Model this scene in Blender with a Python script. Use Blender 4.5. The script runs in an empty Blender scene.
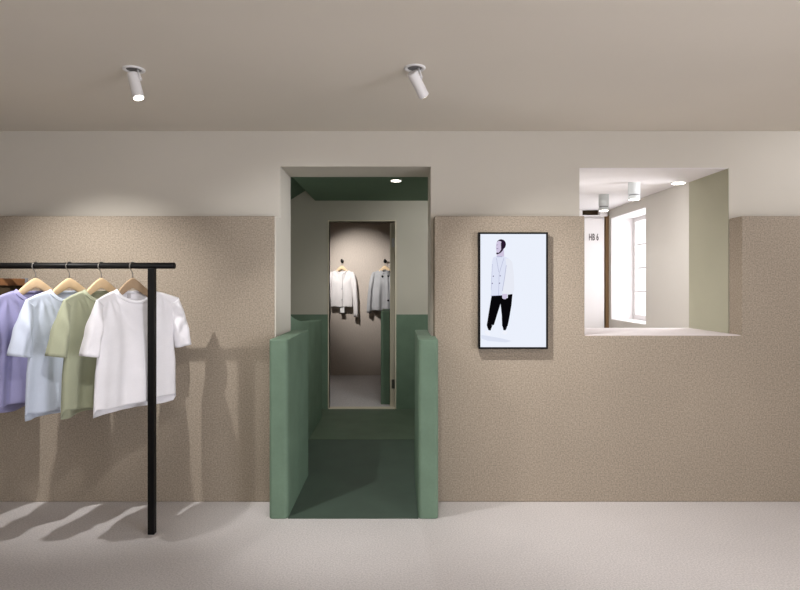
import bpy, bmesh, math, random
from mathutils import Vector, Matrix
random.seed(7)
SC = bpy.context.scene
COL = SC.collection
F = 580.0; EYE = 1.49
def lin(c):
    c = c / 255.0
    return c / 12.92 if c <= 0.04045 else ((c + 0.055) / 1.055) ** 2.4
def rgb(r, g, b): return (lin(r), lin(g), lin(b), 1.0)
def at(px, py, Y): return Vector(((px - 398) * Y / F, Y, EYE - (py - 286) * Y / F))

# ------------------------------------------------------------------ materials
def mat(name, col, rough=0.8, var=0.0, vscale=3.0, speck=0.0, sscale=200.0, bump=0.0, bscale=200.0,
        metal=0.0, emit=None, estr=1.0, sheen=0.0, spec=0.3, transm=0.0):
    m = bpy.data.materials.new(name); m.use_nodes = True
    nt = m.node_tree; b = nt.nodes['Principled BSDF']
    b.inputs['Base Color'].default_value = col
    b.inputs['Roughness'].default_value = rough
    b.inputs['Metallic'].default_value = metal
    b.inputs['Specular IOR Level'].default_value = spec
    if sheen: b.inputs['Sheen Weight'].default_value = sheen
    if transm: b.inputs['Transmission Weight'].default_value = transm
    if emit:
        b.inputs['Emission Color'].default_value = emit
        b.inputs['Emission Strength'].default_value = estr
    tc = nt.nodes.new('ShaderNodeTexCoord')
    src = None
    def noise(scale, detail, lo, hi):
        n = nt.nodes.new('ShaderNodeTexNoise'); n.inputs['Scale'].default_value = scale
        n.inputs['Detail'].default_value = detail
        nt.links.new(tc.outputs['Object'], n.inputs['Vector'])
        r = nt.nodes.new('ShaderNodeMapRange')
        r.inputs['From Min'].default_value = 0.3; r.inputs['From Max'].default_value = 0.7
        r.inputs['To Min'].default_value = lo; r.inputs['To Max'].default_value = hi
        nt.links.new(n.outputs['Fac'], r.inputs['Value'])
        return r.outputs['Result']
    def mulc(a, fac):
        v = nt.nodes.new('ShaderNodeVectorMath'); v.operation = 'SCALE'
        if a is None: v.inputs[0].default_value = col[:3]
        else: nt.links.new(a, v.inputs[0])
        nt.links.new(fac, v.inputs['Scale'])
        return v.outputs[0]
    if var: src = mulc(src, noise(vscale, 5, 1 - var, 1 + var))
    if speck: src = mulc(src, noise(sscale, 2, 1 - speck, 1 + speck))
    if src is not None: nt.links.new(src, b.inputs['Base Color'])
    if bump:
        n = nt.nodes.new('ShaderNodeTexNoise'); n.inputs['Scale'].default_value = bscale
        n.inputs['Detail'].default_value = 3
        nt.links.new(tc.outputs['Object'], n.inputs['Vector'])
        bp = nt.nodes.new('ShaderNodeBump'); bp.inputs['Strength'].default_value = bump
        bp.inputs['Distance'].default_value = 0.004
        nt.links.new(n.outputs['Fac'], bp.inputs['Height'])
        nt.links.new(bp.outputs['Normal'], b.inputs['Normal'])
    return m
M = {}
M['white'] = mat('warm_white_paint', rgb(206, 200, 189), 0.9, var=0.02, vscale=1.5, bump=0.05, bscale=120)
M['ceil'] = mat('ceiling_paint', rgb(222, 215, 203), 0.9, var=0.02, vscale=1.2)
M['felt'] = mat('felt_cladding', rgb(159, 147, 132), 0.95, var=0.03, vscale=2.2, speck=0.26, sscale=105, bump=0.3, bscale=120, spec=0.1)
M['fitwall'] = mat('fitting_room_cladding', rgb(188, 176, 165), 0.95, var=0.03, speck=0.10, sscale=60, bump=0.2, bscale=70, spec=0.1)
M['floor'] = mat('speckled_floor', rgb(212, 207, 206), 0.75, var=0.03, vscale=2, speck=0.16, sscale=110, bump=0.1, bscale=150)
M['green'] = mat('green_plaster', rgb(108, 131, 112), 0.75, var=0.09, vscale=5, speck=0.03, sscale=60, bump=0.1, bscale=40)
M['greenfloor'] = mat('green_floor', rgb(70, 86, 75), 0.6, var=0.07, vscale=4, bump=0.05, bscale=30)
M['greenfloor_far'] = mat('green_floor_far', rgb(90, 106, 88), 0.65, var=0.1, vscale=4, bump=0.05, bscale=30)  # browner tint for the far stretch of the level corridor floor
M['greenceil'] = mat('green_ceiling', rgb(104, 128, 108), 0.8, var=0.03)
M['grey'] = mat('corridor_paint', rgb(198, 194, 182), 0.9, var=0.02)
M['olive'] = mat('olive_paint', rgb(172, 170, 150), 0.85, var=0.02)
M['sill'] = mat('sill_paint', rgb(222, 214, 214), 0.6)
M['bright'] = mat('bright_white_paint', rgb(236, 232, 232), 0.8)
M['roomwall'] = mat('back_room_paint', rgb(214, 210, 203), 0.9)
M['black'] = mat('black_powder_coat', rgb(9, 8, 8), 0.5, spec=0.2)
M['blackp'] = mat('black_plastic', rgb(7, 7, 8), 0.5, spec=0.12)
M['lampw'] = mat('white_lamp_metal', rgb(232, 230, 230), 0.4)
M['lampcyl'] = mat('cylinder_lamp_metal', rgb(190, 194, 194), 0.45)
M['lampgrey'] = mat('lamp_grey', rgb(120, 120, 122), 0.5)
M['lens'] = mat('lamp_glow', rgb(255, 250, 240), 0.5, emit=rgb(255, 246, 232), estr=9.0)
M['lensoff'] = mat('lamp_glass', rgb(150, 145, 135), 0.3, emit=rgb(255, 244, 225), estr=4.0)
M['steel'] = mat('hook_steel', rgb(150, 146, 140), 0.3, metal=0.9)
M['hinge'] = mat('hinge_steel', rgb(110, 108, 100), 0.35, metal=0.8)
M['wood'] = mat('birch_wood', rgb(226, 196, 156), 0.55, var=0.07, vscale=14)
M['wood_shaded'] = mat('shaded_birch_wood', rgb(176, 150, 122), 0.55, var=0.07, vscale=14)  # birch tinted darker to paint the shade inside the white shirt
M['woodb'] = mat('walnut_wood', rgb(120, 82, 52), 0.5, var=0.1, vscale=14)
M['brown'] = mat('gap_shade_brown', rgb(140, 112, 80), 0.7)
M['dark'] = mat('recess_shade', rgb(60, 48, 30), 0.8)
M['cream'] = mat('cream_paint', rgb(228, 219, 198), 0.6)
def cloth(name, c, v=0.03): return mat(name, c, 0.9, var=v, vscale=9, speck=0.04, sscale=420, bump=0.12, bscale=500, sheen=0.08, spec=0.15)
M['c_white'] = cloth('white_jersey', rgb(238, 236, 240))
M['c_olive'] = cloth('sage_jersey', rgb(168, 171, 146))
M['c_blue'] = cloth('pale_blue_jersey', rgb(202, 210, 226))
M['c_lilac'] = cloth('lilac_jersey', rgb(158, 155, 192))
M['c_brown'] = cloth('dark_brown_twill', rgb(62, 50, 36))
M['c_knit'] = cloth('ivory_knit', rgb(226, 220, 218))
M['c_check'] = cloth('grey_checked_wool', rgb(170, 169, 170), 0.06)
M['tag'] = mat('paper_tag', rgb(240, 238, 236), 0.8)
M['btng'] = mat('grey_button', rgb(196, 192, 194), 0.4)
def emis(name, c, s=0.82):
    m = bpy.data.materials.new(name); m.use_nodes = True; nt = m.node_tree
    nt.nodes.clear()
    e = nt.nodes.new('ShaderNodeEmission'); e.inputs[0].default_value = c; e.inputs[1].default_value = s
    o = nt.nodes.new('ShaderNodeOutputMaterial'); nt.links.new(e.outputs[0], o.inputs[0])
    return m

# ------------------------------------------------------------------ mesh helpers
def add_box(bm, x0, x1, y0, y1, z0, z1, mi=0):
    vs = [bm.verts.new((x, y, z)) for x in (x0, x1) for y in (y0, y1) for z in (z0, z1)]
    fs = [(0, 1, 3, 2), (4, 6, 7, 5), (0, 4, 5, 1), (2, 3, 7, 6), (0, 2, 6, 4), (1, 5, 7, 3)]
    for f in fs: bm.faces.new([vs[i] for i in f]).material_index = mi
def frame_of(d):
    d = d.normalized(); a = Vector((0, 0, 1)) if abs(d.z) < 0.9 else Vector((1, 0, 0))
    u = d.cross(a).normalized(); return u, u.cross(d).normalized()
def add_tube(bm, pts, r, n=12, cap=True):
    pts = [Vector(p) for p in pts]; rings = []
    rr = r if isinstance(r, (list, tuple)) else [r] * len(pts)
    u = None
    for i, p in enumerate(pts):
        d = (pts[min(i + 1, len(pts) - 1)] - pts[max(i - 1, 0)]).normalized()
        if u is None: u, v = frame_of(d)
        else:
            u = (u - d * u.dot(d)).normalized()
        v = u.cross(d).normalized()
        rings.append([bm.verts.new(p + (u * math.cos(2 * math.pi * k / n) + v * math.sin(2 * math.pi * k / n)) * rr[i]) for k in range(n)])
    for a, b in zip(rings, rings[1:]):
        for k in range(n): bm.faces.new([a[k], a[(k + 1) % n], b[(k + 1) % n], b[k]])
    if cap: bm.faces.new(rings[0]); bm.faces.new(rings[-1])
def add_prism(bm, poly, axis, a0, a1):
    """polygon of 2-D points extruded along an axis ('x','y','z')"""
    def P(p, a):
        return {'x': (a, p[0], p[1]), 'y': (p[0], a, p[1]), 'z': (p[0], p[1], a)}[axis]
    A = [bm.verts.new(P(p, a0)) for p in poly]; B = [bm.verts.new(P(p, a1)) for p in poly]
    bm.faces.new(A); bm.faces.new(B)
    n = len(poly)
    for k in range(n): bm.faces.new([A[k], A[(k + 1) % n], B[(k + 1) % n], B[k]])
def obj(name, bm, m, parent=None, smooth=False, bevel=0, sub=0, solid=0, seg=2):
    bmesh.ops.recalc_face_normals(bm, faces=bm.faces[:])
    me = bpy.data.meshes.new(name); bm.to_mesh(me); bm.free()
    for mm in (m if isinstance(m, list) else [m]): me.materials.append(mm)
    o = bpy.data.objects.new(name, me); COL.objects.link(o)
    if smooth:
        for p in me.polygons: p.use_smooth = True
    if parent: o.parent = parent
    if solid:
        s = o.modifiers.new('thick', 'SOLIDIFY'); s.thickness = solid; s.offset = 0
    if sub:
        s = o.modifiers.new('sub', 'SUBSURF'); s.levels = sub; s.render_levels = sub
    if bevel:
        b = o.modifiers.new('bev', 'BEVEL'); b.width = bevel; b.segments = seg; b.limit_method = 'ANGLE'
    return o
def box_obj(name, dims, m, parent=None, bevel=0):
    bm = bmesh.new(); add_box(bm, *dims); return obj(name, bm, m, parent, bevel=bevel)
def struct(o): o['kind'] = 'structure'; return o
def tag(o, label, cat, group=None):
    o['label'] = label; o['category'] = cat
    if group: o['group'] = group
    return o
def thing(name, label, cat, loc=(0, 0, 0), rz=0, group=None):
    o = bpy.data.objects.new(name, None); COL.objects.link(o); o.location = loc; o.rotation_euler = (0, 0, rz)
    o.empty_display_size = 0.05
    return tag(o, label, cat, group)

# ------------------------------------------------------------------ room shell
XL, XR, YR = -4.0, 4.0, -3.2          # shop's left, right and rear
CZ = 2.60
DL, DR, DT = -0.843, 0.235, 2.346     # doorway
WL, WR, WB, WT = 1.300, 2.372, 1.150, 2.337   # opening in the wall
Y1, Y2, Y3, Y4 = 4.0, 4.156, 4.554, 4.711
FZ = 1.973
bm = bmesh.new()
add_box(bm, XL, DL, Y2, Y3, 0, CZ)
add_box(bm, DL, DR, Y2, Y3, DT, CZ)
add_box(bm, DR, 0.95, Y2, Y3, 0, CZ)
add_box(bm, 0.95, WL, Y2, Y4, 0, CZ)
add_box(bm, WL, WR, Y2, Y4, 0, WB - 0.004)
add_box(bm, WL, WR, Y2, Y4, WT, CZ)
add_box(bm, WR, XR, Y2, Y4, 0, CZ)
struct(obj('wall_front', bm, M['white']))
bm = bmesh.new()
add_box(bm, XL, DL - 0.008, Y1, Y2, 0, FZ)
add_prism(bm, [(DR + 0.017, 0), (XR, 0), (XR, FZ), (WR, FZ), (WR, WB - 0.004), (WL - 0.012, WB - 0.004), (WL - 0.012, FZ), (DR + 0.017, FZ)], 'y', Y1, Y2)
struct(obj('wall_front_cladding', bm, M['felt'], bevel=0.006))
struct(box_obj('trim_1', (DL - 0.008, DL, Y1 + 0.003, Y2, 1.1, FZ - 0.003), M['white']))
struct(box_obj('trim_2', (WL - 0.012, WR, Y1 + 0.012, Y4, WB - 0.004, WB), M['sill']))
struct(box_obj('trim_3', (WR - 0.006, WR, Y2, Y4 + 0.006, WB, WT), M['olive']))
struct(box_obj('trim_7', (WL, WR - 0.006, Y2 + 0.002, Y4, WT - 0.004, WT), M['bright']))
struct(box_obj('floor', (XL, XR, YR, Y2, -0.1, 0), M['floor']))
struct(box_obj('ceiling', (XL, XR, YR, Y2, CZ, CZ + 0.1), M['ceil']))
struct(box_obj('wall_left', (XL - 0.1, XL, YR, Y3, 0, CZ), M['white']))
bm = bmesh.new()
add_box(bm, XR, XR + 0.2, YR, -2.6, 0, CZ); add_box(bm, XR, XR + 0.2, 0.6, Y4, 0, CZ)
add_box(bm, XR, XR + 0.2, -2.6, 0.6, 0, 0.4); add_box(bm, XR, XR + 0.2, -2.6, 0.6, 2.35, CZ)
struct(obj('wall_right', bm, M['white']))
bm = bmesh.new()
for y in (-2.6, -1.03, 0.54): add_box(bm, XR + 0.08, XR + 0.14, y, y + 0.06, 0.4, 2.35)
add_box(bm, XR + 0.08, XR + 0.14, -2.54, 0.54, 0.4, 0.46); add_box(bm, XR + 0.08, XR + 0.14, -2.54, 0.54, 2.29, 2.35)
struct(obj('window_3', bm, M['bright']))
bm = bmesh.new()                                    # rear wall with the shop window
add_box(bm, XL, 1.0, YR - 0.2, YR, 0, CZ); add_box(bm, 3.3, XR, YR - 0.2, YR, 0, CZ)
add_box(bm, 1.0, 3.3, YR - 0.2, YR, 0, 0.15); add_box(bm, 1.0, 3.3, YR - 0.2, YR, 2.45, CZ)
struct(obj('wall_rear', bm, M['white']))
bm = bmesh.new()
for x in (1.0, 2.12, 3.24): add_box(bm, x, x + 0.06, YR - 0.12, YR - 0.06, 0.15, 2.45)
add_box(bm, 1.06, 3.24, YR - 0.12, YR - 0.06, 0.15, 0.21); add_box(bm, 1.06, 3.24, YR - 0.12, YR - 0.06, 2.39, 2.45)
struct(obj('window_2', bm, M['black']))

# green parapets flanking the doorway
PZ = 1.147
def rounded_rect(x0, x1, y0, y1, r, corners):
    pts = []
    for (cx, cy, sx, sy, key, a0) in ((x0, y0, 1, 1, 'fl', 180), (x1, y0, -1, 1, 'fr', 270), (x1, y1, -1, -1, 'br', 0), (x0, y1, 1, -1, 'bl', 90)):
        if key in corners:
            for k in range(7):
                a = math.radians(a0 + 15 * k)
                pts.append((cx + sx * r + r * math.cos(a), cy + sy * r + r * math.sin(a)))
        else: pts.append((cx, cy))
    return pts
bm = bmesh.new()
add_prism(bm, rounded_rect(-0.826, -0.704, 3.708, Y3, 0.025, ('fl', 'fr')), 'z', 0, PZ)
struct(obj('wall_left_parapet', bm, M['green'], bevel=0.006))
bm = bmesh.new()
p = rounded_rect(0.130, 0.258, 3.708, Y3, 0.025, ('fl', 'fr'))
i = len(p) - 2
p = p[:i] + [(0.258, 3.985), (0.232, 3.985), (0.232, Y3)] + p[-1:]
add_prism(bm, p, 'z', 0, PZ)
struct(obj('wall_right_parapet', bm, M['green'], bevel=0.006))

# corridor
CB = 7.0; KZ = 2.52
bm = bmesh.new(); add_box(bm, -0.704, 0.130, 3.712, Y3, 0, 0.006); add_box(bm, -2.4, 0.9, Y3, 5.60, 0, 0.006)
struct(obj('floor_corridor', bm, M['greenfloor']))
struct(box_obj('floor_corridor_far', (-2.4, 0.9, 5.60, CB, -0.02, 0.008), M['greenfloor_far']))
ox0, ox1, oz = -0.833, -0.036, 2.270
bm = bmesh.new()
for (x0, x1, z0, z1) in ((-2.4, ox0, 0, 3.4), (ox1, 0.9, 0, 3.4), (ox0, ox1, oz, 3.4)): add_box(bm, x0, x1, CB, CB + 0.1, z0, z1)
struct(obj('wall_corridor_back', bm, M['grey']))
bm = bmesh.new()
add_box(bm, -2.4, ox0 - 0.012, CB - 0.004, CB, 0.008, PZ); add_box(bm, ox1 + 0.014, 0.9, CB - 0.004, CB, 0.008, PZ)
struct(obj('wall_corridor_dado', bm, M['green']))
bm = bmesh.new()
add_box(bm, ox0 - 0.012, ox0, CB - 0.008, CB + 0.1, 0.0, oz + 0.012); add_box(bm, ox1, ox1 + 0.014, CB - 0.008, CB + 0.1, 0.0, oz + 0.012)
add_box(bm, ox0, ox1, CB - 0.008, CB + 0.1, oz, oz + 0.012); add_box(bm, ox0, ox1, CB - 0.02, CB + 0.1, 0.0, 0.014)
struct(obj('trim_4', bm, M['cream']))
struct(box_obj('wall_corridor_right', (0.9, 0.95, Y3, CB + 0.1, 0, 3.4), M['grey']))
struct(box_obj('wall_corridor_left', (-2.5, -2.4, Y3, CB + 0.1, 0, 3.4), M['grey']))
bm = bmesh.new(); add_box(bm, -1.0, 0.9, Y3, CB, KZ, KZ + 0.3)
struct(obj('ceiling_corridor', bm, M['greenceil']))
bm = bmesh.new()
zs = lambda x: 2.62 + (x + 1.151) * 0.63
add_prism(bm, [(-2.4, zs(-2.4)), (-0.99, zs(-0.99)), (-0.99, 2.9), (-2.4, 2.9)], 'y', Y3, CB)
struct(obj('ceiling_stair', bm, M['green']))
struct(box_obj('wall_stair_upper', (-4.0, 0.95, Y2, Y3, CZ, 3.4), M['grey']))
# low green wall with a swept top along the left of the corridor
prof = [(4.62, 1.262), (4.75, 1.236), (4.9, 1.21), (5.05, 1.19), (5.25, 1.168), (5.5, 1.15), (5.8, 1.135), (6.15, 1.122), (6.55, 1.108)]
bm = bmesh.new(); add_prism(bm, [(4.62, 0.006)] + prof + [(6.55, 0.006)], 'x', -0.99, -0.862)
struct(obj('wall_corridor_parapet', bm, M['green'], bevel=0.006))

# fitting room behind
FB = 9.65
struct(box_obj('floor_fitting_room', (-2.4, 1.2, CB + 0.0005, FB, -0.1, 0.004), M['floor']))
struct(box_obj('wall_fitting_room_back', (-2.4, 1.2, FB, FB + 0.1, 0, 2.7), M['fitwall']))
struct(box_obj('wall_fitting_room_left', (-2.4, -2.3, CB + 0.1, FB, 0, 2.7), M['felt']))
struct(box_obj('wall_fitting_room_right', (1.1, 1.2, CB + 0.1, FB, 0, 2.7), M['felt']))
struct(box_obj('ceiling_fitting_room', (-2.4, 1.2, CB + 0.1, FB, 2.7, 2.8), M['ceil']))
bm = bmesh.new(); add_box(bm, -0.216, -0.102, 7.28, 8.1, 0.004, 1.172)
struct(obj('wall_fitting_room_low', bm, M['green'], bevel=0.005))
d = struct(box_obj('door_1', (-0.098, -0.040, 7.105, 7.90, 0.006, 2.262), M['cream'], bevel=0.003))
for zc, hm in ((2.02, M['bright']), (0.29, M['hinge'])):
    bm = bmesh.new(); add_box(bm, -0.078, -0.048, 7.100, 7.106, zc - 0.055, zc + 0.055)
    add_tube(bm, [(-0.047, 7.098, zc - 0.055), (-0.047, 7.098, zc + 0.055)], 0.006, 10)
    obj('hinge', bm, hm, d)

# room behind the opening
RX, RE = 3.08, 8.6
wy0, wy1, wz0, wz1 = 7.21, 8.39, 1.005, 2.475
bm = bmesh.new()
add_box(bm, RX, RX + 0.4, Y4, 4.85, 0, 2.6); add_box(bm, RX, RX + 0.4, 5.95, wy0, 0, 2.6)
add_box(bm, RX, RX + 0.4, 4.85, 5.95, 0, wz0); add_box(bm, RX, RX + 0.4, 4.85, 5.95, wz1, 2.6); add_box(bm, RX, RX + 0.4, wy1, RE + 0.1, 0, 2.6)  # unseen window opening added to brighten the sill and soffit
add_box(bm, RX, RX + 0.4, wy0, wy1, 0, wz0); add_box(bm, RX, RX + 0.4, wy0, wy1, wz1, 2.6)
struct(obj('wall_back_room_right', bm, M['roomwall']))
bm = bmesh.new(); t = 0.008                       # plastered white reveal of the window
add_box(bm, RX + 0.004, RX + 0.36, wy1 - t, wy1, wz0, wz1); add_box(bm, RX + 0.004, RX + 0.36, wy0, wy0 + t, wz0, wz1)
add_box(bm, RX + 0.004, RX + 0.36, wy0 + t, wy1 - t, wz0, wz0 + t); add_box(bm, RX + 0.004, RX + 0.36, wy0 + t, wy1 - t, wz1 - t, wz1)
struct(obj('trim_5', bm, M['bright']))
bm = bmesh.new(); fx0, fx1 = RX + 0.32, RX + 0.37
a0, a1, b0, b1 = wy0 + t, wy1 - t, wz0 + t, wz1 - t
add_box(bm, fx0, fx1, a0, a0 + 0.06, b0, b1); add_box(bm, fx0, fx1, a1 - 0.06, a1, b0, b1)
add_box(bm, fx0, fx1, a0 + 0.06, a1 - 0.06, b0, b0 + 0.07); add_box(bm, fx0, fx1, a0 + 0.06, a1 - 0.06, b1 - 0.06, b1)
ym = (a0 + a1) / 2
add_box(bm, fx0, fx1, ym - 0.045, ym + 0.045, b0 + 0.07, b1 - 0.06)
for k in (1, 2, 3):
    z = b0 + 0.07 + (b1 - b0 - 0.13) * k / 4
    add_box(bm, fx0 + 0.01, fx1 - 0.01, a0 + 0.06, ym - 0.045, z - 0.012, z + 0.012)
    add_box(bm, fx0 + 0.01, fx1 - 0.01, ym + 0.045, a1 - 0.06, z - 0.012, z + 0.012)
win = struct(obj('window_1', bm, M['bright'], bevel=0.004))
g = bpy.data.materials.new('window_glass'); g.use_nodes = True; nt = g.node_tree; nt.nodes.clear()
_t = nt.nodes.new('ShaderNodeBsdfTransparent'); _g = nt.nodes.new('ShaderNodeBsdfGlossy'); _g.inputs['Roughness'].default_value = 0.02
_m = nt.nodes.new('ShaderNodeMixShader'); _m.inputs[0].default_value = 0.05; _o = nt.nodes.new('ShaderNodeOutputMaterial')
nt.links.new(_t.outputs[0], _m.inputs[1]); nt.links.new(_g.outputs[0], _m.inputs[2]); nt.links.new(_m.outputs[0], _o.inputs[0])
bm = bmesh.new(); add_box(bm, fx0 + 0.022, fx0 + 0.026, a0 + 0.06, a1 - 0.06, b0 + 0.07, b1 - 0.06)
obj('pane', bm, g, win)
struct(box_obj('wall_back_room_end', (0.95, RX, RE, RE + 0.1, 0, 2.6), M['bright']))
struct(box_obj('wall_back_room_left', (0.95, 1.0, Y4, RE, 0, 2.6), M['white']))
struct(box_obj('floor_back_room', (0.95, RX, Y4, RE, -0.1, 0), M['floor']))
struct(box_obj('ceiling_back_room', (0.95, RX + 0.4, Y4, RE + 0.1, 2.6, 2.7), M['bright']))
bm = bmesh.new(); add_box(bm, 3.035, RX, 8.47, RE, 0, 2.52)
struct(obj('shaded_gap_strip', bm, M['brown']))  # brown strip painted for the shadowed gap beside the cupboard

# tall white cupboard with lettering at the end of the back room
t_ = thing('tall_cupboard', 'tall white cupboard marked HB 6 at the end of the bright room behind the opening', 'cupboard', (2.55, 8.45, 0))
box_obj('carcass', (-0.45, 0.465, 0.03, 0.145, 0, 2.505), M['bright'], t_)
box_obj('door', (-0.44, 0.455, 0.0, 0.028, 0.05, 2.475), M['bright'], t_, bevel=0.003)
bm = bmesh.new()
add_box(bm, -0.46, 0.50, -0.01, 0.145, 2.506, 2.522)
add_box(bm, 0.385, 0.50, -0.01, 0.145, 2.5225, 2.596); add_box(bm, -0.46, 0.135, -0.01, 0.145, 2.5225, 2.596)
hd = obj('head_panel', bm, M['bright'], t_)
box_obj('recess_shade_block', (0.136, 0.384, 0.06, 0.12, 2.523, 2.595), M['dark'], t_)  # dark block painted for the shade in the gap above the cupboard
fc = bpy.data.curves.new('lettering', 'FONT'); fc.body = 'HB 6'; fc.size = 0.135; fc.extrude = 0.0015; fc.offset = 0.003
fc.space_character = 1.05
lo = bpy.data.objects.new('lettering', fc); COL.objects.link(lo); lo.parent = t_
lo.rotation_euler = (math.pi / 2, 0, 0); lo.scale = (0.50, 1, 1); lo.location = (0.228, -0.002, 2.157)
lm = bpy.data.meshes.new_from_object(lo.evaluated_get(bpy.context.evaluated_depsgraph_get()))
lm.materials.clear(); lm.materials.append(mat('lettering_grey', rgb(92, 84, 84), 0.7))
l2 = bpy.data.objects.new('lettering', lm); COL.objects.link(l2); l2.parent = t_
l2.rotation_euler = lo.rotation_euler; l2.scale = lo.scale; l2.location = lo.location
bpy.data.objects.remove(lo); l2.name = 'lettering'

# ------------------------------------------------------------------ lamps
def ceiling_spot(label, cx, cy, tilt_dir, tilt_deg, lens, group):
    """recessed ring, bracket, tilted cylinder head; returns lens position and direction"""
    t = thing('ceiling_spotlight', label, 'spotlight', (cx, cy, CZ), 0, group)
    bm = bmesh.new(); n = 40
    prof = [(0.055, 0.0), (0.055, -0.004), (0.051, -0.007), (0.040, -0.006), (0.036, 0.0)]
    rings = [[bm.verts.new((r * math.cos(2 * math.pi * k / n), r * math.sin(2 * math.pi * k / n), z)) for k in range(n)] for r, z in prof]
    for a, b in zip(rings, rings[1:]):
        for k in range(n): bm.faces.new([a[k], a[(k + 1) % n], b[(k + 1) % n], b[k]])
    obj('recess_ring', bm, M['lampw'], t, smooth=True)
    bm = bmesh.new(); bmesh.ops.create_circle(bm, cap_ends=True, radius=0.0375, segments=n)
    bmesh.ops.translate(bm, verts=bm.verts, vec=(0, 0, -0.0015)); obj('recess_plate', bm, M['lampgrey'], t)
    az = math.radians(tilt_dir); ti = math.radians(tilt_deg)
    d = Vector((math.cos(az) * math.sin(ti), math.sin(az) * math.sin(ti), -math.cos(ti)))
    side = Vector((1, 0, 0))
    piv = Vector((0.0, 0, -0.05)); r = 0.0275
    top = piv - d * 0.030; bot = piv + d * 0.108
    bm = bmesh.new()
    pts = [top, top + d * 0.002, top + d * 0.005, bot - d * 0.003, bot - d * 0.0005]
    add_tube(bm, pts, [r - 0.006, r - 0.002, r, r, r - 0.001], 32)
    obj('head', bm, M['lampw'], t, smooth=False, bevel=0)
    for pl in t.children[-1].data.polygons: pl.use_smooth = len(pl.vertices) == 4
    bm = bmesh.new(); add_tube(bm, [bot - d * 0.002, bot + d * 0.001], r - 0.004, 32); obj('lens', bm, lens, t)
    bm = bmesh.new(); off = side * (r + 0.004)
    add_tube(bm, [Vector((off.x * 0.6, off.y, -0.002)), piv + off * 1.0 + Vector((0, 0, 0.015)), piv + off], 0.0045, 10)
    add_tube(bm, [piv + off * 0.75, piv + off * 1.25], 0.008, 12)
    obj('bracket', bm, M['lampw'], t, smooth=True)
    return Vector((cx, cy, CZ)) + bot + d * 0.004, d
def spot(name, loc, d, watts, deg, blend, col=(1, 0.98, 0.96), r=0.02):
    L = bpy.data.lights.new(name, 'SPOT'); L.energy = watts; L.spot_size = math.radians(deg); L.spot_blend = blend
    L.color = col; L.shadow_soft_size = r
    o = bpy.data.objects.new(name, L); COL.objects.link(o); o.location = loc
    o.rotation_euler = Vector(d).to_track_quat('-Z', 'Y').to_euler()
    return o
GL = 'spotlights in the shop ceiling'
p, d = ceiling_spot('white ceiling spotlight with glowing lens above the clothes rail', -1.353, 2.97, -25, 19, M['lens'], GL)
spot('spot_left', p, (0.50, 0.46, -1), 118, 62, 1.0)
p, d = ceiling_spot('white ceiling spotlight tilted to the right above the green doorway', 0.085, 2.95, 50, 46, M['lensoff'], GL)
spot('spot_middle', p, (1.6, 0.85, -1.95), 140, 88, 1.0)
p = Vector((-2.105, 2.755, 2.469))
spot('spot_rail', p, (0.08, 1.26, -1.40), 100, 74, 0.85, r=0.016)

# corridor downlight
t = thing('recessed_downlight', 'small round lit downlight in the green corridor ceiling', 'downlight', (-0.02, 5.65, KZ))
bm = bmesh.new(); add_tube(bm, [(0, 0, 0), (0, 0, -0.006)], 0.055, 32); obj('trim_ring', bm, M['lampw'], t)
bm = bmesh.new(); add_tube(bm, [(0, 0, -0.006), (0, 0, -0.008)], 0.046, 32); obj('lens', bm, M['lens'], t)
spot('spot_corridor', (-0.02, 5.65, KZ - 0.015), (0, 0, -1), 40, 150, 0.8)
Lp = bpy.data.lights.new('fill_stair', 'POINT'); Lp.energy = 4; Lp.color = (1, 0.93, 0.84); Lp.shadow_soft_size = 0.12  # unseen fill light added to brighten the corridor ceiling and wall
lp = bpy.data.objects.new('fill_stair', Lp); COL.objects.link(lp); lp.location = (-1.75, 5.3, 1.75)
spot('spot_fitting', (-1.15, 8.1, 2.62), Vector((-0.62, 9.65, 1.60)) - Vector((-1.15, 8.1, 2.62)), 165, 56, 1.0, r=0.02)
spot('fill_corridor_right', (0.62, 5.7, KZ - 0.02), (-0.25, 1.3, -0.75), 30, 100, 1.0, r=0.03)  # unseen spot added to brighten the right of the corridor's back wall
spot('fill_fitting_floor', (-0.3, 8.0, 2.62), (0, 0.1, -1), 8, 80, 0.9, r=0.03)  # unseen fill added to lift the fitting room floor
# cylinder lamps in the back room
for lab, ly in (('white cylinder lamp nearest the opening, mostly hidden above its top edge', 5.17), ('white cylinder ceiling lamp in the middle of the row behind the opening', 6.14), ('white cylinder ceiling lamp furthest back, near the tall white cupboard', 7.05)):
    t = thing('cylinder_ceiling_lamp', lab, 'ceiling lamp', (2.5, ly, 2.6), 0, 'cylinder lamps behind the opening')
    bm = bmesh.new(); add_tube(bm, [(0, 0, 0), (0, 0, -0.142)], 0.06, 32); add_tube(bm, [(0, 0, -0.1421), (0, 0, -0.155)], 0.052, 32)
    h = obj('housing', bm, M['lampcyl'], t)
    bm = bmesh.new(); add_tube(bm, [(0, 0, -0.1555), (0, 0, -0.195)], 0.06, 32); obj('lower_ring', bm, M['lampcyl'], t)
    bm = bmesh.new(); add_tube(bm, [(0, 0, -0.1425), (0, 0, -0.155)], 0.054, 32); obj('gap_band', bm, M['lampgrey'], t)
    bm = bmesh.new(); add_tube(bm, [(0, 0, -0.1952), (0, 0, -0.198)], 0.052, 32); obj('lens', bm, M['lens'], t)

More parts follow.
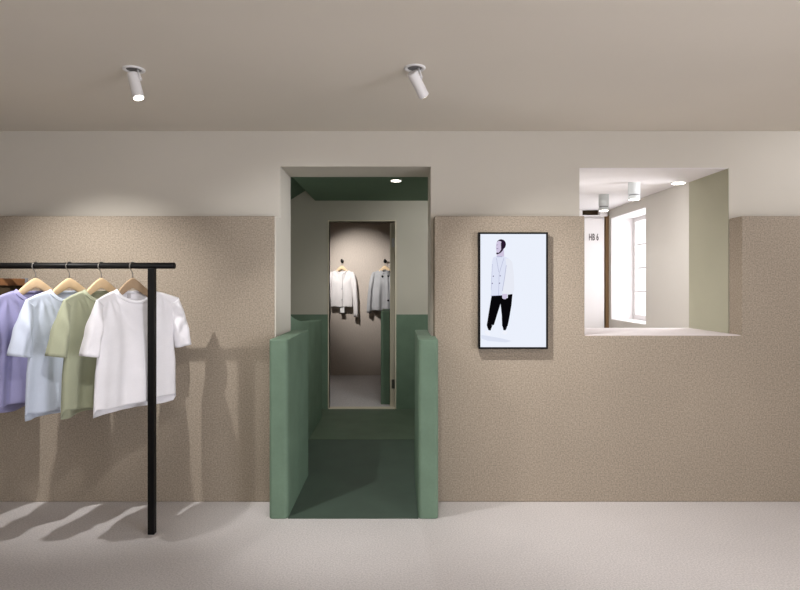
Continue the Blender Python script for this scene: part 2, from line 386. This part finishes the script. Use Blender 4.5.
# ------------------------------------------------------------------ wall screen
SY = 3.945
t = thing('wall_screen', 'black framed upright screen on the felt wall showing a standing person', 'screen', (0.783, SY, 1.06))
p0, p1 = at(478.6, 349.0, SY), at(548.0, 232.2, SY)
x0, x1, z0, z1 = p0.x - 0.783, p1.x - 0.783, p0.z - 1.06, p1.z - 1.06
bm = bmesh.new(); w = 0.0125
add_box(bm, x0, x0 + w, 0, 0.05, z0, z1); add_box(bm, x1 - w, x1, 0, 0.05, z0, z1)
add_box(bm, x0 + w, x1 - w, 0, 0.05, z0, z0 + w); add_box(bm, x0 + w, x1 - w, 0, 0.05, z1 - w, z1)
obj('frame', bm, M['blackp'], t)
disp = box_obj('display', (x0 + w, x1 - w, 0.004, 0.045, z0 + w, z1 - w), emis('screen_white', rgb(232, 237, 248), 0.84), t)
pm = [emis('pic_coat', rgb(220, 225, 243)), emis('pic_hair', rgb(38, 24, 44)), emis('pic_skin', rgb(206, 196, 222)),
      emis('pic_trousers', rgb(8, 7, 10)), emis('pic_line', rgb(170, 174, 204)), emis('pic_shoe', rgb(240, 242, 250)),
      emis('pic_shadow', rgb(219, 225, 241)), emis('pic_mark', rgb(96, 88, 120)), emis('pic_coat_side', rgb(230, 233, 243))]
bm = bmesh.new(); lay = [0]
def pic(pts, mi):
    lay[0] += 1
    vs = []
    for (px, py) in pts:
        q = at(px, py, SY); vs.append(bm.verts.new((q.x - 0.783, 0.0036 - 0.00006 * lay[0], q.z - 1.06)))
    f = bm.faces.new(vs); f.material_index = mi
def ell(cx, cy, rx, ry, mi, rot=0, n=18):
    c, s = math.cos(math.radians(rot)), math.sin(math.radians(rot))
    pic([(cx + rx * math.cos(2 * math.pi * k / n) * c - ry * math.sin(2 * math.pi * k / n) * s, cy + rx * math.cos(2 * math.pi * k / n) * s + ry * math.sin(2 * math.pi * k / n) * c) for k in range(n)], mi)
def line(a, b, wd, mi):
    dx, dy = b[0] - a[0], b[1] - a[1]; l = math.hypot(dx, dy); nx, ny = -dy / l * wd / 2, dx / l * wd / 2
    pic([(a[0] + nx, a[1] + ny), (b[0] + nx, b[1] + ny), (b[0] - nx, b[1] - ny), (a[0] - nx, a[1] - ny)], mi)
pic([(481.5, 335), (500, 338), (512, 341), (506, 342.5), (488, 341), (481.5, 338.5)], 6)
pic([(496.6, 247), (504, 247), (504.2, 258), (496.8, 258)], 2)                                # neck
pic([(493.2, 257.5), (497, 256), (504, 256.5), (509, 258.5), (512.4, 262), (514, 275), (514.4, 290), (512.4, 294.5), (508, 295.2), (491, 296), (491.2, 285), (492, 272), (492, 262)], 0)   # coat
pic([(505.5, 258.5), (509, 258.5), (512.4, 262), (514, 275), (514.4, 290), (512.2, 294.6), (506.5, 295), (502.6, 297.8), (502.2, 290), (504.8, 276), (506.5, 266)], 8)
line((506.4, 265), (504.8, 277), 0.5, 4); line((504.8, 277), (502.4, 291), 0.5, 4)
line((496.5, 258), (498.8, 272), 0.4, 4); line((504, 258), (499.4, 273), 0.4, 4); line((496.8, 256.7), (502.4, 256.7), 0.7, 4); line((499.2, 273), (498.6, 296), 0.35, 4)
line((492.4, 264), (491.2, 290), 0.4, 4); line((491, 295.8), (502, 295.3), 0.5, 4)
pic([(491.6, 296), (502.2, 295.4), (502.6, 298.6), (507.8, 298), (508, 294.6), (512.6, 294), (511.6, 305), (509.4, 318), (507.8, 326), (502.2, 326.2), (501.8, 315), (500.6, 303.8), (498, 312), (494, 325), (486.8, 325.6), (488.6, 314), (490.2, 304)], 3)
pic([(486.8, 325), (492.6, 325.4), (491.4, 328.4), (490.6, 330.6), (488.6, 330.2), (487.6, 328)], 3)
pic([(502.4, 325.6), (507.4, 325.6), (506.6, 328.6), (505.6, 330.4), (503.4, 330.2), (503, 328)], 3)
ell(487.6, 333, 3.4, 1.8, 5, 35); ell(505, 332.6, 2.6, 2.0, 5)
pic([(502.4, 294), (507.2, 294), (507.4, 297), (505.8, 299.2), (503.4, 299), (502.2, 296.6)], 2)   # hand
ell(501.2, 244.4, 4.8, 5.2, 1)                                                               # hair
pic([(496.6, 242.4), (498.6, 240.8), (501.2, 241.4), (502, 246), (501.8, 250), (500, 252.2), (497.4, 253.2), (496.4, 251), (496, 248.4), (496.2, 245.5)], 2)   # face
pic([(501, 243), (503.6, 243), (503.2, 250), (501, 252.6), (498.6, 254), (497, 253.6), (499.6, 252), (501.2, 249.6)], 1)
ell(497.2, 253.4, 0.9, 1.0, 1); line((496.6, 248.8), (498.2, 248.4), 0.5, 7); line((496.4, 245), (498, 244.8), 0.4, 7)
for bx, by in ((493.4, 276.2), (500.2, 275.8), (492.4, 283.4), (499.6, 283.2)): ell(bx, by, 0.55, 0.6, 7)
for f in bm.faces: f.normal_update()
me = bpy.data.meshes.new('pictured_person'); bm.to_mesh(me); bm.free()
for m_ in pm: me.materials.append(m_)
o = bpy.data.objects.new('pictured_person', me); COL.objects.link(o); o.parent = disp
box_obj('wall_mount', (-0.12, 0.12, 0.05, 0.0555, 0.25, 0.55), M['blackp'], t)

# ------------------------------------------------------------------ clothes rail
RY, RZ = 3.49, 1.612
t = thing('clothes_rail', 'black metal clothes rail holding tee shirts in front of the felt wall', 'clothes rail', (-1.48, RY, 0))
bm = bmesh.new(); add_tube(bm, [(-1.95, 0, RZ), (-1.949, 0, RZ), (0.136, 0, RZ), (0.138, 0, RZ)], [0.015, 0.0185, 0.0185, 0.015], 24)
obj('rail', bm, M['black'], t, smooth=True, bevel=0)
for pl in t.children[-1].data.polygons: pl.use_smooth = len(pl.vertices) == 4
for x in (0.0, -1.82): box_obj('post', (x - 0.0195, x + 0.0195, -0.0195, 0.0195, 0.0, RZ - 0.016), M['black'], t, bevel=0.003)

# ------------------------------------------------------------------ garments
def bez(a, b, c, t): return ((1 - t) ** 2 * a[0] + 2 * t * (1 - t) * b[0] + t * t * c[0], (1 - t) ** 2 * a[1] + 2 * t * (1 - t) * b[1] + t * t * c[1])
def sm(a, b, x):
    x = max(0.0, min(1.0, (x - a) / (b - a))); return x * x * (3 - 2 * x)
def make_garment(root, m, seed, wsh=0.322, whem=0.292, length=0.668, back_drop=0.045, neck=0.145, dip=0.072, depth=0.055, fold=0.034,
                 outer=((0.318, -0.050), (0.352, -0.13), (0.398, -0.345)), inner=((0.255, -0.09), (0.275, -0.2), (0.290, -0.368)),
                 sdepth=0.045, twist=5, drop=0.05, bow=0.654, collar=True, cuff=False):
    rnd = random.Random(seed); NU, NV = 64, 56
    waves = {s: [(rnd.uniform(2.2, 4.2) * (1 if i < 2 else 2.1), rnd.uniform(0, 6.28), rnd.uniform(0.5, 1.0) / (1 + 0.7 * i)) for i in range(4)] for s in (-1, 1)}
    hw = [(rnd.uniform(3, 6), rnd.uniform(0, 6.28)) for _ in range(2)]
    def tw(x, y, z):
        a = math.radians(twist) * max(0.0, -z) / 0.7
        c, s = math.cos(-a), math.sin(-a)
        y -= bow * min(abs(x), 0.315) ** 2
        return (x * c - y * s, x * s + y * c, z)
    def ztop(x, side):
        a = abs(x)
        zs = -drop * (max(0, a - neck) / (wsh - neck)) ** 1.25 * 1.0
        if a < neck:
            q = math.sqrt(max(0, 1 - (a / neck) ** 2))
            return zs - (dip if side < 0 else 0.012) * q ** 1.2
        return zs
    def surf(s, v, side):
        w0 = wsh + (whem - wsh) * sm(0, 0.42, v) - 0.012 * math.sin(math.pi * min(1, v * 1.6)) * (1 if v < 0.62 else 0)
        x = s * w0
        zt = ztop(s * wsh, side)
        zb = -length - (back_drop if side > 0 else 0) + 0.006 * math.sin(hw[0][0] * s + hw[0][1] + side)
        zb += 0.012 * (abs(s) ** 6)
        z = zt + (zb - zt) * v
        edge = (1 - abs(s) ** 2.6)
        T = depth * (0.25 + 0.75 * sm(0, 0.35, v)) * max(0, edge) ** 0.75 * min(1.0, math.sqrt(v / 0.10))
        if abs(s * wsh) < neck:
            q = math.sqrt(max(0, 1 - (s * wsh / neck) ** 2))
            T = max(T, (0.042 if side < 0 else 0.034) * q * (1 - 0.2 * v) )
        fo = 0
        for k, ph, am in waves[side]:
            fo += am * math.sin(k * s * 2.2 + ph + 0.8 * v)
        fo *= fold * sm(0.06, 0.75, v) * (0.35 + 0.65 * max(0, edge)) * 0.75
        # pull lines fanning from the hanger's ends
        for e in (-1, 1):
            dx = s * wsh - e * 0.20; r = math.hypot(dx, z + 0.05)
            ang = math.atan2(dx, -(z + 0.02) + 1e-5)
            fo += 0.005 * math.sin(9 * ang + seed) * math.exp(-r / 0.25) * sm(0.02, 0.12, v)
        common = 0.014 * math.sin(3.1 * s + seed) * sm(0.1, 1, v)
        y = side * T + fo * (1 if side < 0 else 0.8) + common
        return tw(x, y, z)
    bm = bmesh.new(); grid = {}
    for side in (-1, 1):
        for i in range(NU + 1):
            s = -1 + 2 * i / NU
            for j in range(NV + 1):
                v = j / NV
                P = Vector(surf(s, v, side))
                if i in (0, NU):
                    Q = Vector(surf(s, v, -side)); P = (P + Q) / 2
                elif j == 0 and abs(s * wsh) >= neck:
                    Q = Vector(surf(s, v, -side)); P = (P + Q) / 2
                grid[side, i, j] = bm.verts.new(P)
        for i in range(NU):
            for j in range(NV):
                bm.faces.new([grid[side, i, j], grid[side, i + 1, j], grid[side, i + 1, j + 1], grid[side, i, j + 1]])
    bmesh.ops.remove_doubles(bm, verts=bm.verts[:], dist=0.0004)
    body = obj('body', bm, m, root, smooth=True, solid=0.0025)
    NA, NT = 40, 26
    for e in (-1, 1):
        bm = bmesh.new(); rings = []
        ph = [rnd.uniform(0, 6.28) for _ in range(3)]
        for j in range(NT + 1):
            tt = j / NT
            O = bez(*outer, tt); I = bez(*inner, tt)
            cx, cz = (O[0] + I[0]) / 2, (O[1] + I[1]) / 2; mx, mz = (O[0] - I[0]) / 2, (O[1] - I[1]) / 2
            dd = sdepth * (0.3 + 0.7 * sm(0, 0.55, tt))
            ring = []
            for k in range(NA):
                a = 2 * math.pi * k / NA; ca, sa = math.cos(a), math.sin(a)
                rr = 1 + 0.10 * math.sin(3 * a + ph[0] + 2 * tt) * sm(0.1, 0.8, tt)
                y = dd * sa * rr + 0.010 * math.sin(5 * ca + ph[1]) * sm(0.2, 1, tt) + 0.005 * math.sin(16 * tt + 3 * ca + ph[2]) * sm(0.2, 0.5, tt) * (1 - sm(0.6, 1, tt))
                x = cx + mx * ca; z = cz + mz * ca
                ring.append(bm.verts.new(tw(e * x, y, z)))
            rings.append(ring)
        if cuff is not False: pass
        for a, b in zip(rings, rings[1:]):
            for k in range(NA): bm.faces.new([a[k], a[(k + 1) % NA], b[(k + 1) % NA], b[k]])
        obj('sleeve', bm, m, root, smooth=True, solid=0.0025)
    if collar:
        bm = bmesh.new(); N = 40; rings = []
        pts = []
        for i in range(N + 1):
            s = (-1 + 2 * i / N) * neck / wsh; pts.append((Vector(surf(s, 0.0, -1)), Vector(surf(s, 0.02, -1))))
        for i in range(1, N):
            s = (1 - 2 * i / N) * neck / wsh; pts.append((Vector(surf(s, 0.0, 1)), Vector(surf(s, 0.02, 1))))
        n = len(pts); cen = sum((p[0] for p in pts), Vector()) / n
        for p, q in pts:
            up = (p - q).normalized() if (p - q).length > 1e-6 else Vector((0, 0, 1))
            inw = Vector((cen.x - p.x, cen.y - p.y, 0)) * 0.10
            outw = -inw.normalized() * 0.003 if inw.length > 1e-6 else Vector()
            up = (up * 0.6 + Vector((0, 0, 0.4))).normalized()
            ring = [p - up * 0.008 + outw, p + outw * 0.8 + up * 0.002, p + inw * 0.5 + up * 0.008, p + inw + up * 0.011, p + inw * 1.3 + up * 0.009, p + inw * 0.8, p - outw - up * 0.008]
            rings.append([bm.verts.new(x) for x in ring])
        for i in range(n):
            a, b = rings[i], rings[(i + 1) % n]
            for k in range(len(a)): bm.faces.new([a[k], a[(k + 1) % len(a)], b[(k + 1) % len(a)], b[k]])
        obj('collar', bm, m, root, smooth=True)
    return body, surf

def make_hanger(root, m, hook=True, hw=0.205, curve=0.654):
    """contoured wooden hanger; local z = 0 at the neck-side of a garment on it"""
    bm = bmesh.new(); N = 36; rings = []
    for i in range(N + 1):
        s = -1 + 2 * i / N; a = abs(s); x = s * hw
        zt = 0.0855 - 0.091 * sm(-0.06, 0.80, a) - 0.044 * max(0, a - 0.5) ** 1.0 / 0.5
        h = 0.062 - 0.030 * sm(0.1, 0.9, a); th = 0.0075
        bow = -curve * x * x
        if a > 0.985: h *= 0.6; th *= 0.6
        ring = []
        for k in range(16):
            q = 2 * math.pi * k / 16; c, sn = math.cos(q), math.sin(q)
            ring.append(bm.verts.new((x, bow + th * math.copysign(abs(c) ** 0.6, c), zt - h / 2 + h / 2 * math.copysign(abs(sn) ** 0.7, sn))))
        rings.append(ring)
    for a, b in zip(rings, rings[1:]):
        for k in range(16): bm.faces.new([a[k], a[(k + 1) % 16], b[(k + 1) % 16], b[k]])
    bm.faces.new(rings[0]); bm.faces.new(rings[-1])
    obj('shoulder_bar', bm, m, root, smooth=True)
    if hook:
        R = 0.0245; zc = RZ - 1.455 - 0.003; pts = []
        for k in range(23):
            a = math.radians(-10 + 225 * k / 22)
            pts.append((R * math.cos(a), 0, zc + R * math.sin(a)))
        pts += [(-0.008, 0, zc - 0.029), (-0.001, 0, zc - 0.040), (0, 0, zc - 0.052), (0, 0, 0.075)]
        bm = bmesh.new(); add_tube(bm, pts, 0.0030, 10); obj('hook', bm, M['steel'], root, smooth=True)

TH = math.radians(90 - 20)
GS, GH = 'short sleeved tee shirts on the rail', 'wooden hangers on the rail'
items = [(-1.597, 'c_white', 'wood_shaded', 'white', 11, 0, dict(depth=0.043, fold=0.018)),
         (-1.785, 'c_olive', 'wood', 'sage green', 23, 1.5, dict(length=0.675, fold=0.038)),
         (-1.977, 'c_blue', 'wood', 'pale blue', 37, -1.5, dict(length=0.685, fold=0.038)),
         (-2.180, 'c_lilac', 'wood', 'lilac', 52, 1.0, dict(length=0.655))]
lab_s = {'white': 'white short sleeved tee shirt on the rail, right beside the black post',
         'sage green': 'sage green short sleeved tee shirt on the rail between the white and pale blue ones',
         'pale blue': 'pale blue short sleeved tee shirt on the rail between the sage and lilac ones',
         'lilac': 'lilac short sleeved tee shirt at the left end of the rail'}
lab_h = {'white': 'shaded wooden hanger inside the white tee shirt',
         'sage green': 'pale wooden hanger inside the sage green tee shirt',
         'pale blue': 'pale wooden hanger inside the pale blue tee shirt',
         'lilac': 'pale wooden hanger inside the lilac tee shirt'}
for X, cm, wm, nm, seed, dth, kw in items:
    h = thing('wooden_hanger', lab_h[nm], 'hanger', (X, RY, 1.455), TH + math.radians(dth), GH)
    make_hanger(h, M[wm])
    s = thing('tee_shirt', lab_s[nm], 'shirt', (X, RY, 1.462), TH + math.radians(dth), GS)
    body, sf = make_garment(s, M[cm], seed, **kw)
    if nm == 'white':
        bm = bmesh.new(); add_box(bm, -0.012, 0.012, 0.026, 0.028, -0.045, -0.018); o = obj('neck_label', bm, M['btng'], s); o['label'] = 'small grey label inside the neck'
# clamp hanger with dark trousers at the picture's left edge
HX = -2.437
h = thing('clamp_hanger', 'brown wooden clamp hanger with grey clip at the left picture edge', 'hanger', (HX, RY, 1.515), TH, GH)
bm = bmesh.new(); add_box(bm, -0.20, 0.192, -0.016, -0.004, -0.022, 0.022); add_box(bm, -0.20, 0.192, 0.004, 0.016, -0.022, 0.022)
obj('clamp_bar', bm, M['woodb'], h, bevel=0.003)
bm = bmesh.new(); add_box(bm, 0.1925, 0.212, -0.019, 0.019, -0.026, 0.026); obj('clip', bm, M['lampgrey'], h, bevel=0.003)
bm = bmesh.new(); add_box(bm, -0.22, -0.2005, -0.019, 0.019, -0.026, 0.026); obj('clip', bm, M['lampgrey'], h, bevel=0.003)
R = 0.0245; zc = RZ - 1.515 - 0.003; pts = [(R * math.cos(math.radians(-10 + 225 * k / 22)), 0, zc + R * math.sin(math.radians(-10 + 225 * k / 22))) for k in range(23)]
pts += [(-0.008, 0, zc - 0.029), (-0.001, 0, zc - 0.040), (0, 0, 0.015)]
bm = bmesh.new(); add_tube(bm, pts, 0.0030, 10); obj('hook', bm, M['steel'], h, smooth=True)
g5 = thing('folded_trousers', 'dark brown trousers held in the clamp hanger behind the lilac tee shirt', 'trousers', (HX, RY, 1.50), TH)
bm = bmesh.new(); rings = []
for j in range(25):
    v = j / 24; z = 0.0 - 0.66 * v; ring = []
    for k in range(64):
        a = 2 * math.pi * k / 64; c, s_ = math.cos(a), math.sin(a)
        T = 0.0035 + 0.028 * sm(0, 0.25, v)
        ring.append(bm.verts.new((0.185 * math.copysign(abs(c) ** 0.6, c), T * s_ + 0.008 * math.sin(7 * c + 1) * v, z)))
    rings.append(ring)
for a, b in zip(rings, rings[1:]):
    for k in range(64): bm.faces.new([a[k], a[(k + 1) % 64], b[(k + 1) % 64], b[k]])
bm.faces.new(rings[0])
obj('trouser_leg', bm, M['c_brown'], g5, smooth=True, solid=0.003)

# ------------------------------------------------------------------ jackets in the fitting room
def wall_hook(label, X, z):
    k = thing('wall_hook', label, 'hook', (X, FB, z), 0, 'black wall hooks in the fitting room')
    bm = bmesh.new(); add_tube(bm, [(0, 0, 0), (0, -0.012, 0)], 0.028, 20); obj('rosette', bm, M['blackp'], k)
    bm = bmesh.new(); add_tube(bm, [(0, -0.0121, 0), (0, -0.05, 0.0), (0, -0.085, 0.012), (0, -0.098, 0.03)], [0.011, 0.010, 0.010, 0.013], 14); obj('peg', bm, M['blackp'], k, smooth=True)
JY = FB - 0.075
def hung(X, zneck, zhook, lab, fn):
    h = thing('wooden_hanger', lab, 'hanger', (X, JY, zneck), 0, 'wooden hangers in the fitting room')
    make_hanger(h, M['wood'], hook=False, hw=0.165, curve=0.1)
    R = 0.017; zc = zhook - zneck - 0.004
    pts = [(R * math.cos(math.radians(-10 + 225 * k / 16)), 0, zc + R * math.sin(math.radians(-10 + 225 * k / 16))) for k in range(17)] + [(-0.004, 0, zc - 0.03), (0, 0, zc - 0.045), (0, 0, 0.075)]
    bm = bmesh.new(); add_tube(bm, pts, 0.0025, 8); obj('hook', bm, M['steel'], h, smooth=True)
def button(root, x, y, z, m, r=0.013):
    bm = bmesh.new(); add_tube(bm, [(x, y, z), (x, y - 0.006, z)], r, 16); obj('button', bm, m, root)
X = -0.928; zn = 1.745
wall_hook('black round wall hook holding the ivory cardigan', X, 1.90)
hung(X, zn, 1.90, 'wooden hanger inside the ivory cardigan', None)
s = thing('cardigan', 'ivory buttoned cardigan hanging on the left fitting room wall hook', 'cardigan', (X, JY, zn + 0.006))
long_o, long_i = ((0.175, -0.025), (0.265, -0.05), (0.275, -0.775)), ((0.13, -0.05), (0.175, -0.16), (0.198, -0.765))
body, sf = make_garment(s, M['c_knit'], 71, wsh=0.195, whem=0.178, length=0.605, back_drop=0.0, neck=0.085, dip=0.05, depth=0.05, fold=0.008,
                        outer=long_o, inner=long_i, sdepth=0.035, twist=0, bow=0.1, drop=0.045)
bm = bmesh.new(); N = 24
col_ = []
for j in range(N + 1):
    v = j / N
    for s_ in (-0.07, 0.13):
        q = Vector(sf(s_, v, -1)); col_.append(bm.verts.new((q.x, q.y - 0.005, q.z)))
for j in range(N): bm.faces.new([col_[2 * j], col_[2 * j + 1], col_[2 * j + 3], col_[2 * j + 2]])
obj('button_placket', bm, M['c_knit'], s, smooth=True, solid=0.004)
for v in (0.46, 0.78):
    q = Vector(sf(0.03, v, -1)); button(s, q.x, q.y - 0.008, q.z, M['btng'], 0.012)
q = Vector(sf(0.06, 1.0, -1)); bm = bmesh.new(); add_box(bm, q.x - 0.035, q.x + 0.035, q.y + 0.004, q.y + 0.006, q.z - 0.09, q.z + 0.02); o = obj('swing_tag', bm, M['tag'], s); o['label'] = 'white paper swing tag below the hem'

X = -0.215; zn = 1.745
wall_hook('black wall hook holding the grey checked jacket', X, 1.90)
hung(X, zn, 1.90, 'wooden hanger inside the grey checked jacket', None)
s = thing('jacket', 'grey checked jacket with black buttons hanging on the right fitting room hook', 'jacket', (X, JY, zn + 0.006))
long_o, long_i = ((0.19, -0.03), (0.275, -0.06), (0.300, -0.70)), ((0.15, -0.05), (0.195, -0.16), (0.222, -0.705))
body, sf = make_garment(s, M['c_check'], 88, wsh=0.215, whem=0.225, length=0.665, back_drop=0.0, neck=0.075, dip=0.045, depth=0.055, fold=0.03,
                        outer=long_o, inner=long_i, sdepth=0.038, twist=0, bow=0.1, drop=0.045)
for sx, v in ((-0.19, 0.11), (0.26, 0.11), (0.24, 0.74)):
    q = Vector(sf(sx, v, -1)); button(s, q.x, q.y - 0.004, q.z, M['blackp'], 0.018)
bm = bmesh.new(); col_ = []
for j in range(N + 1):
    v = j / N
    for s_ in (0.05, 0.30):
        q = Vector(sf(s_, v, -1)); col_.append(bm.verts.new((q.x, q.y - 0.004, q.z)))
for j in range(N): bm.faces.new([col_[2 * j], col_[2 * j + 1], col_[2 * j + 3], col_[2 * j + 2]])
obj('front_placket', bm, M['c_check'], s, smooth=True, solid=0.004)
for e in (-1, 1):                                # pointed collar flaps
    bm = bmesh.new(); a = Vector(sf(e * 0.30, 0.01, -1)); b = Vector(sf(e * 0.05, 0.01, -1)); c = Vector(sf(e * 0.28, 0.11, -1))
    vs = [bm.verts.new(v + Vector((0, -0.012, dz))) for v, dz in ((a, 0.02), (b, 0.012), (c, 0))]
    bm.faces.new(vs); obj('collar_flap', bm, M['c_check'], s, solid=0.004)

# ------------------------------------------------------------------ light
W = bpy.data.worlds.new('daylight'); SC.world = W; W.use_nodes = True
bg = W.node_tree.nodes['Background']; bg.inputs[0].default_value = (0.93, 0.96, 1.0, 1); bg.inputs[1].default_value = 1.4
def area(name, loc, d, sx, sy, watts, col):
    L = bpy.data.lights.new(name, 'AREA'); L.shape = 'RECTANGLE'; L.size = sx; L.size_y = sy; L.energy = watts; L.color = col
    o = bpy.data.objects.new(name, L); COL.objects.link(o); o.location = loc; o.rotation_euler = Vector(d).to_track_quat('-Z', 'Z').to_euler()
    return o
area('daylight_shop_window', (2.15, YR + 0.02, 1.3), (0, 1, 0), 2.2, 2.2, 14, (0.94, 0.95, 1.0))
area('daylight_side_window', (XR + 0.04, -1.0, 1.38), (-1, 0, 0), 3.1, 1.9, 200, (0.92, 0.92, 1.0))
spot('fill_doorway', (2.3, 1.5, CZ - 0.1), Vector((-0.84, 4.35, 1.75)) - Vector((2.3, 1.5, CZ - 0.1)), 240, 19, 0.9, (0.95, 0.97, 1.0), 0.03)  # unseen spot added to brighten the doorway's left jamb
for ly in (5.17, 6.14, 7.05): spot('spot_back_room', (2.5, ly, 2.395), (0, 0, -1), 6, 140, 0.8, (0.98, 0.98, 1), 0.04)
spot('fill_back_room_side', (1.35, 6.2, 2.5), (0.6, -0.1, -1), 30, 150, 0.8, (0.97, 0.97, 1), 0.05)  # unseen fill added for the olive jamb and back room
spot('fill_right_wall', (3.1, 3.25, CZ - 0.1), (0, 0.75, -0.6), 11, 150, 0.9, (0.95, 0.95, 1.0), 0.03)  # unseen wall washer added to brighten the upper right wall
spot('fill_shirts', (-0.5, 1.3, CZ - 0.1), Vector((-1.8, 3.49, 1.12)) - Vector((-0.5, 1.3, CZ - 0.1)), 62, 26, 0.8, (1, 0.985, 0.97), 0.05)  # unseen spot added to brighten the fronts of the tee shirts
area('daylight_window', (RX + 0.45, (wy0 + wy1) / 2, (wz0 + wz1) / 2), (-1, 0, 0), 1.1, 1.4, 16, (0.97, 0.98, 1.0))
area('fill_hidden_opening', (RX + 0.42, 5.4, (wz0 + wz1) / 2), (-1, 0, 0), 1.1, 1.4, 50, (0.95, 0.95, 1.0))  # fill through the added, unseen opening nearer the shop
for sx_, sy_, w_ in ((1.1, 1.2, 26),):
    spot('fill_shop_floor', (sx_, sy_, CZ - 0.12), (0, 0.12, -1), w_, 125, 0.9, (1, 0.975, 0.95), 0.04)  # unseen ceiling fill added to brighten the shop floor

# ------------------------------------------------------------------ camera
cam = bpy.data.cameras.new('camera'); co = bpy.data.objects.new('camera', cam); COL.objects.link(co)
cam.sensor_width = 36; cam.lens = 36 * F / 800; cam.clip_start = 0.05
co.location = (0, 0, EYE); co.rotation_euler = (math.pi / 2, 0, 0)
cam.shift_x = 2 / 800; cam.shift_y = -9 / 800
SC.camera = co
vs = SC.view_settings; vs.view_transform = 'Standard'; vs.look = 'None'; vs.gamma = 1; vs.use_curve_mapping = False; vs.exposure = 0.30
